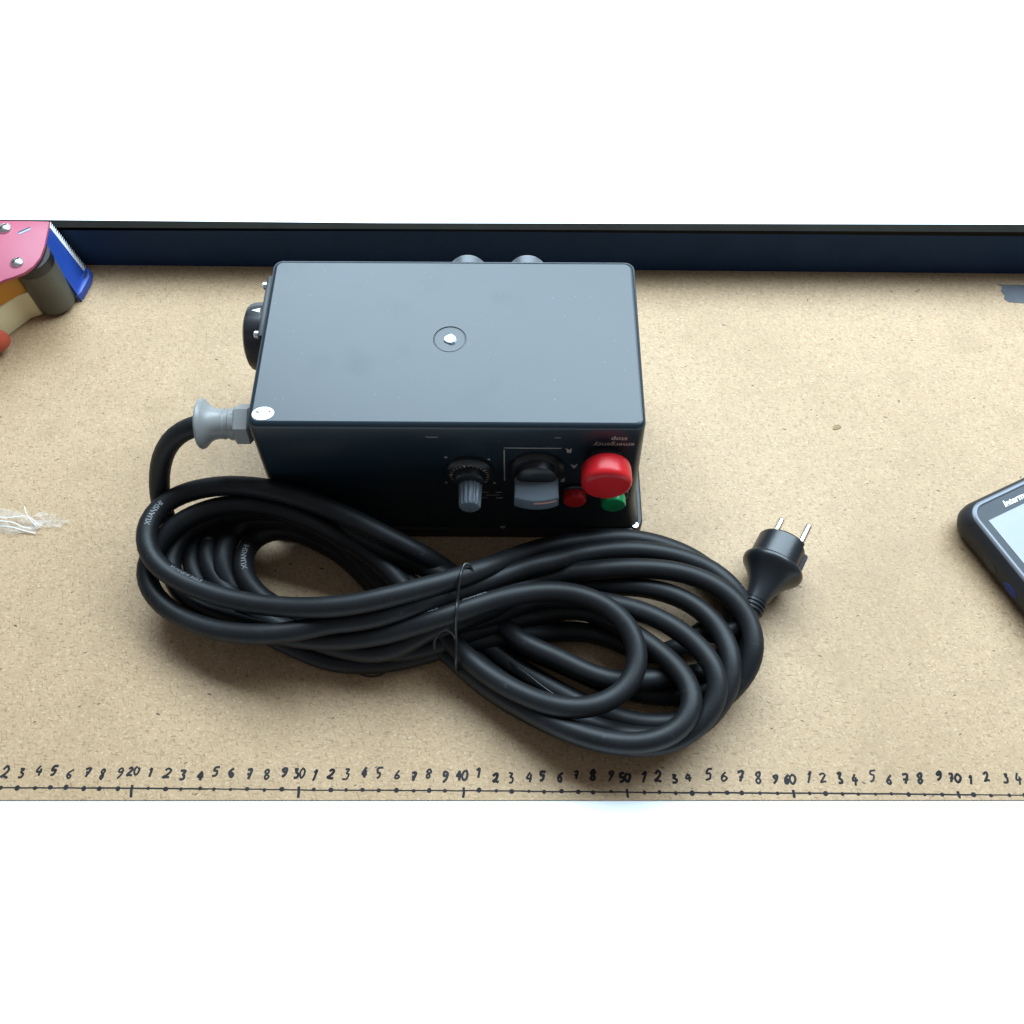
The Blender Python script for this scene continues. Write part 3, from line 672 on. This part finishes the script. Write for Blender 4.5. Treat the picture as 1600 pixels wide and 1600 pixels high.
# thin black wire holding the coil together
wire = thing('wire_tie', (-.3, 9, 0), 'thin black wire twisted round the middle of the coiled cable', 'wire')
m = MB()
m.tube(smooth_path([(0.55, 11.85, 5.9), (0.35, 12.15, 6.25), (.05, 12.15, 6.35), (-.12, 11.7, 6.34), (-.21, 11.2, 6.30), (-.3, 10.75, 5.95), (-.37, 10.15, 5.55), (-.41, 9.4, 5.5), (-.45, 9.0, 4.95), (-.48, 8.6, 4.3), (-.47, 8.1, 3.66), (-.5, 7.4, 3.05), (-.5, 7.0, 2.3), (-.4, 6.9, 1.2)], 6), .085, 8)
m.build('wire_loop', M['wire'], wire)
MB().tube(smooth_path([(-.45, 8.15, 3.68), (-.56, 8.4, 3.95), (-.8, 8.6, 4.3), (-1.15, 8.66, 4.45), (-1.5, 8.5, 4.36), (-1.75, 8.1, 4.1), (-1.8, 7.7, 3.7)], 6), .085, 8).build('wire_end', M['wire'], wire)
MB().tube(smooth_path([(-7.3, 7.7, .5), (-6.9, 7.33, .15), (-6.3, 7.12, .08), (-5.68, 7.17, .08), (-5.28, 7.32, .15), (-4.8, 7.8, .4)], 6), .05, 8).build('wire_end', M['wire'], wire)

MB().tube(smooth_path([(2.4, 8.1, 1.0), (3.15, 7.45, 1.45), (4.0, 6.8, 1.5), (4.76, 6.2, 1.45), (5.6, 5.6, 1.4), (6.45, 5.1, 1.35)], 6), .035, 8).build('wire_end', M['wire'], wire)

# ------------------------------------------------------------------ tape dispenser
td = thing('tape_dispenser', (-34, 38, 0), 'pink and blue hand tape dispenser with a toothed blade lying on its side', 'tape dispenser')
plate_outline = [(-32.84, 41.36), (-32.70, 40.10), (-32.57, 38.80), (-32.60, 37.70), (-32.87, 36.86), (-33.4, 36.16), (-34.06, 35.74), (-34.68, 35.47), (-35.33, 34.95), (-36.2, 34.1), (-37.4, 33.5), (-38.9, 33.9), (-40.6, 35.6), (-41.6, 37.9), (-41.7, 40.2), (-40.6, 41.2), (-39.0, 41.42), (-36.6, 41.42), (-34.4, 41.42)]
tp = MB().prism(plate_outline, 5.35, 5.62, .05).build('side_plate', M['pink'], td)
for sx, sy in ((-34.15, 37.10), (-36.0, 40.55), (-38.3, 36.4)):
    s = MB().lathe((sx, sy, 5.6), (0, 0, 1), [(0, .50), (.08, .50), (.2, .43), (.30, .28), (.34, .08)], 28).build('screw', M['steel'], tp)
    MB().box((sx, sy, 5.945), (.62, .09, .02), rz=.9).build('slot', M['black'], s)
sa = math.atan2(40.6 - 40.07, .74)
sl = MB().box((-34.47, 40.35, 5.632), (.92, .30, .03), rz=sa).build('slot_insert', plastic('pale_blue_insert', (.33, .42, .62), .4, .5, .1), tp)
MB().box((-34.50, 40.43, 5.65), (.92, .10, .02), rz=sa).build('slot_edge', M['black'], sl)
MB().lathe((-33.75, 38.1, .25), (0, 0, 1), [(0, 1.28), (.12, 1.5), (.5, 1.55), (4.2, 1.55)], 56).build('tape_roller', M['roller'], td)
MB().lathe((-33.75, 38.1, 4.45), (0, 0, 1), [(0, 1.58), (.05, 1.6), (.86, 1.6)], 56).build('roller_flange', M['black'], td)
MB().lathe((-33.75, 38.1, .02), (0, 0, 1), [(0, 1.15), (.25, 1.2)], 40).build('roller_cap', plastic('violet_cap', (.05, .045, .16), .4), td)
# blue blade guard: upright plate leaning outwards, plus the toothed steel blade
top_a, top_b = V(-33.0, 41.35, 5.3), V(-32.72, 38.9, 5.3)
bot_a, bot_b = V(-32.0, 41.1, .05), V(-31.85, 38.3, .05)
def guard(u, v, off=0.0):
    p = top_a.lerp(top_b, u).lerp(bot_a.lerp(bot_b, u), v)
    return p + V(-.9, -.05, -.2).normalized() * off
rg = []
for i in range(13):
    v = i / 12
    r0 = [guard(u, v, .10 * math.sin(u * math.pi)) for u in (0, .25, .5, .75, 1)]
    r1 = [guard(u, v, .22 + .10 * math.sin(u * math.pi)) for u in (1, .75, .5, .25, 0)]
    rg.append(r0 + r1)
gd = MB().loft(rg).build('blade_guard', M['blue'], td)
NT_ = 22
m = MB()
for i in range(NT_):
    v0, v1 = .03 + .90 * i / NT_, .03 + .90 * (i + 1) / NT_
    a0, a1 = guard(-.01, v0, .02), guard(-.01, v1, .02)
    tip = guard(-.21, (v0 + v1) / 2 - .01, .02)
    inn0, inn1 = guard(.06, v0, -.03), guard(.06, v1, -.03)
    th = V(-.05, 0, -.02)
    m.loft([[inn0, inn1, a1, tip, a0], [p + th for p in (inn0, inn1, a1, tip, a0)]])
m.build('toothed_blade', M['blade'], td, sharp=10)
ec = MB().prism([(-31.95, 41.35), (-31.55, 41.0), (-31.45, 40.2), (-31.72, 38.7), (-31.98, 38.3), (-32.15, 38.7), (-32.2, 40.2)], .04, .75, .08).build('guard_end', M['blue'], td)
MB().prism([(-31.92, 40.95), (-31.70, 40.75), (-31.66, 40.2), (-31.88, 40.0)], .74, .765).build('guard_hole', M['black'], ec)
cg = MB().prism([(-36.95, 34.50), (-35.46, 36.45), (-34.66, 36.84), (-34.62, 37.1), (-36.2, 36.9), (-37.6, 35.4)], .1, 2.7, .1).build('tape_guide', M['cream'], td)
MB().box((-36.0, 36.6, 3.6), (2.6, 1.2, 1.9), rz=.75, bev=.2).build('tension_flap', M['orange'], td)
MB().tube(smooth_path([(-36.15, 33.0, 1.3), (-36.7, 33.2, 1.3), (-38.2, 33.0, 1.5), (-40.3, 31.6, 1.5), (-42.5, 29.6, 1.5)], 5), [.25, .5] + [.75 + .2 * math.sin(i * .35) for i in range(17)] + [1.0, .6], 20).build('handle', M['redgrip'], td)

# ------------------------------------------------------------------ handheld terminal
ht = thing('handheld_terminal', (40, 14, 0), 'black rugged handheld terminal with a pale screen at the right edge', 'handheld terminal')
HA = math.radians(26)
hx, hy = V(math.cos(HA), math.sin(HA), 0), V(math.sin(HA), -math.cos(HA), 0)     # across and down the device
HO = V(33.0, 18.65, 0)                                                              # its top left corner
def dev(u, v, z): return HO + hx * u + hy * v + V(0, 0, z)
DW, DL = 8.4, 17.5
def dring(ins, z, r, dv=0.0):
    return [dev(p.x, p.y, z) for p in rrect(DW / 2, DL / 2, DW - 2 * ins, DL - 2 * ins, r, 10)]
body = MB().loft([dring(.75, .05, 1.0), dring(.45, .12, 1.2), dring(.18, .5, 1.35), dring(.0, 1.1, 1.45), dring(.02, 1.6, 1.45), dring(.18, 2.05, 1.35), dring(.42, 2.32, 1.2), dring(.48, 2.38, 1.15)]).build('housing', M['term'], ht)
rim = MB().loft([dring(.40, 2.25, 1.2), dring(.42, 2.42, 1.15), dring(.52, 2.50, 1.1), dring(.66, 2.50, .95), dring(.74, 2.42, .9), dring(.78, 2.36, .85)], False, False).build('rim', M['termrim'], ht)
bz = MB().loft([dring(.72, 2.36, .85), dring(.74, 2.40, .85)]).build('bezel', M['bezel'], ht)
def dquad(u0, v0, u1, v1, z0, z1):
    return MB().loft([[dev(u0, v0, z0), dev(u1, v0, z0), dev(u1, v1, z0), dev(u0, v1, z0)], [dev(u0, v0, z1), dev(u1, v0, z1), dev(u1, v1, z1), dev(u0, v1, z1)]])
dquad(1.22, 1.85, DW - 1.22, 10.2, 2.39, 2.425).build('screen', M['screen'], bz)
vs, fs = text_mesh('Intermec', .62, .018, .25)
mnx = min(v.x for v in vs)
MB().add([dev(2.95 + (v.x - mnx), 1.32 - v.y, 2.412) for v in vs], fs).build('lettering', M['lettering'], bz)
for v_, w_, mat, nm in ((4.35, 1.35, M['black'], 'side_key'), (6.35, 1.5, M['keyblue'], 'scan_key'), (8.8, 1.5, M['black'], 'side_key')):
    MB().lathe(dev(.07, v_, 1.22), -hx, [(0, .42), (.05, .42), (.10, .37), (.12, .2)], 28).build(nm, mat, body)
for o_ in [o for o in body.children]:
    me = o_.data
    c = sum((v.co for v in me.vertices), Vector()) / len(me.vertices)
    for v in me.vertices:
        d = v.co - c
        al = d.dot(hy)
        v.co = c + d + hy * al * .55 + V(0, 0, 1) * (-d.z * .22)

# ------------------------------------------------------------------ scraps on the board
fs_ = thing('plastic_scrap', (-31, 18.2, 0), 'crumpled scrap of clear film with torn white strips at the left edge', 'plastic scrap')
random.seed(3)
def film_patch(x0, y0, x1, y1, nx, ny, h, seed, name):
    vs, fs = [], []
    for j in range(ny + 1):
        for i in range(nx + 1):
            u, v = i / nx, j / ny
            e = .25 * noise.noise((u * 4 + seed, v * 4, 3))
            px = x0 + (x1 - x0) * u + e + .5 * (v - .5) * u
            py = y0 + (y1 - y0) * v * (1 - .55 * u ** 2) + .35 * noise.noise((u * 3, v * 3 + seed, 7))
            nz = abs(noise.noise((px * 1.7 + seed, py * 2.4, .4))) * 1.5 + abs(noise.noise((px * 4.1, py * 3.3 + seed, 1.4))) * .5
            pz = .04 + h * nz
            vs.append(V(px, py, pz)); 
    for j in range(ny):
        for i in range(nx):
            a = j * (nx + 1) + i
            fs.append((a, a + 1, a + nx + 2, a + nx + 1))
    MB().add(vs, fs).build(name, M['film'], fs_, sharp=18)
film_patch(-35.5, 17.3, -30.0, 19.3, 22, 9, .32, 1.3, 'clear_film')
film_patch(-30.6, 17.7, -28.4, 18.9, 14, 7, .35, 4.7, 'clear_film')
for pts in ([(-31.25, 19.1, .7), (-30.9, 18.4, .55), (-30.3, 17.8, .25)], [(-33.6, 17.75, .2), (-32.2, 17.7, .35), (-30.95, 17.42, .2), (-30.25, 17.3, .12)], [(-33.4, 18.5, .3), (-32.3, 18.35, .45), (-31.2, 18.45, .5), (-30.7, 18.3, .5), (-30.1, 17.85, .3)], [(-33.2, 18.15, .35), (-32.0, 18.05, .3), (-31.2, 17.7, .3), (-30.6, 17.6, .25)]  ):
    MB().tube(smooth_path(pts, 6), random.uniform(.03, .045), 6, True, .5).build('torn_strip', M['fibre'], fs_)

tape = MB().prism([(42.2, 40.62), (42.55, 40.45), (42.3, 39.9), (42.5, 39.45), (42.35, 39.1), (42.62, 38.75), (44.4, 38.6), (48.6, 38.4), (48.9, 40.3), (44.6, 40.55)], .004, .03).build('tape_patch', M['duct'], origin=(45, 39.5, 0))
tape['label'], tape['category'] = 'torn strip of grey tape stuck on the board at the far right', 'tape'
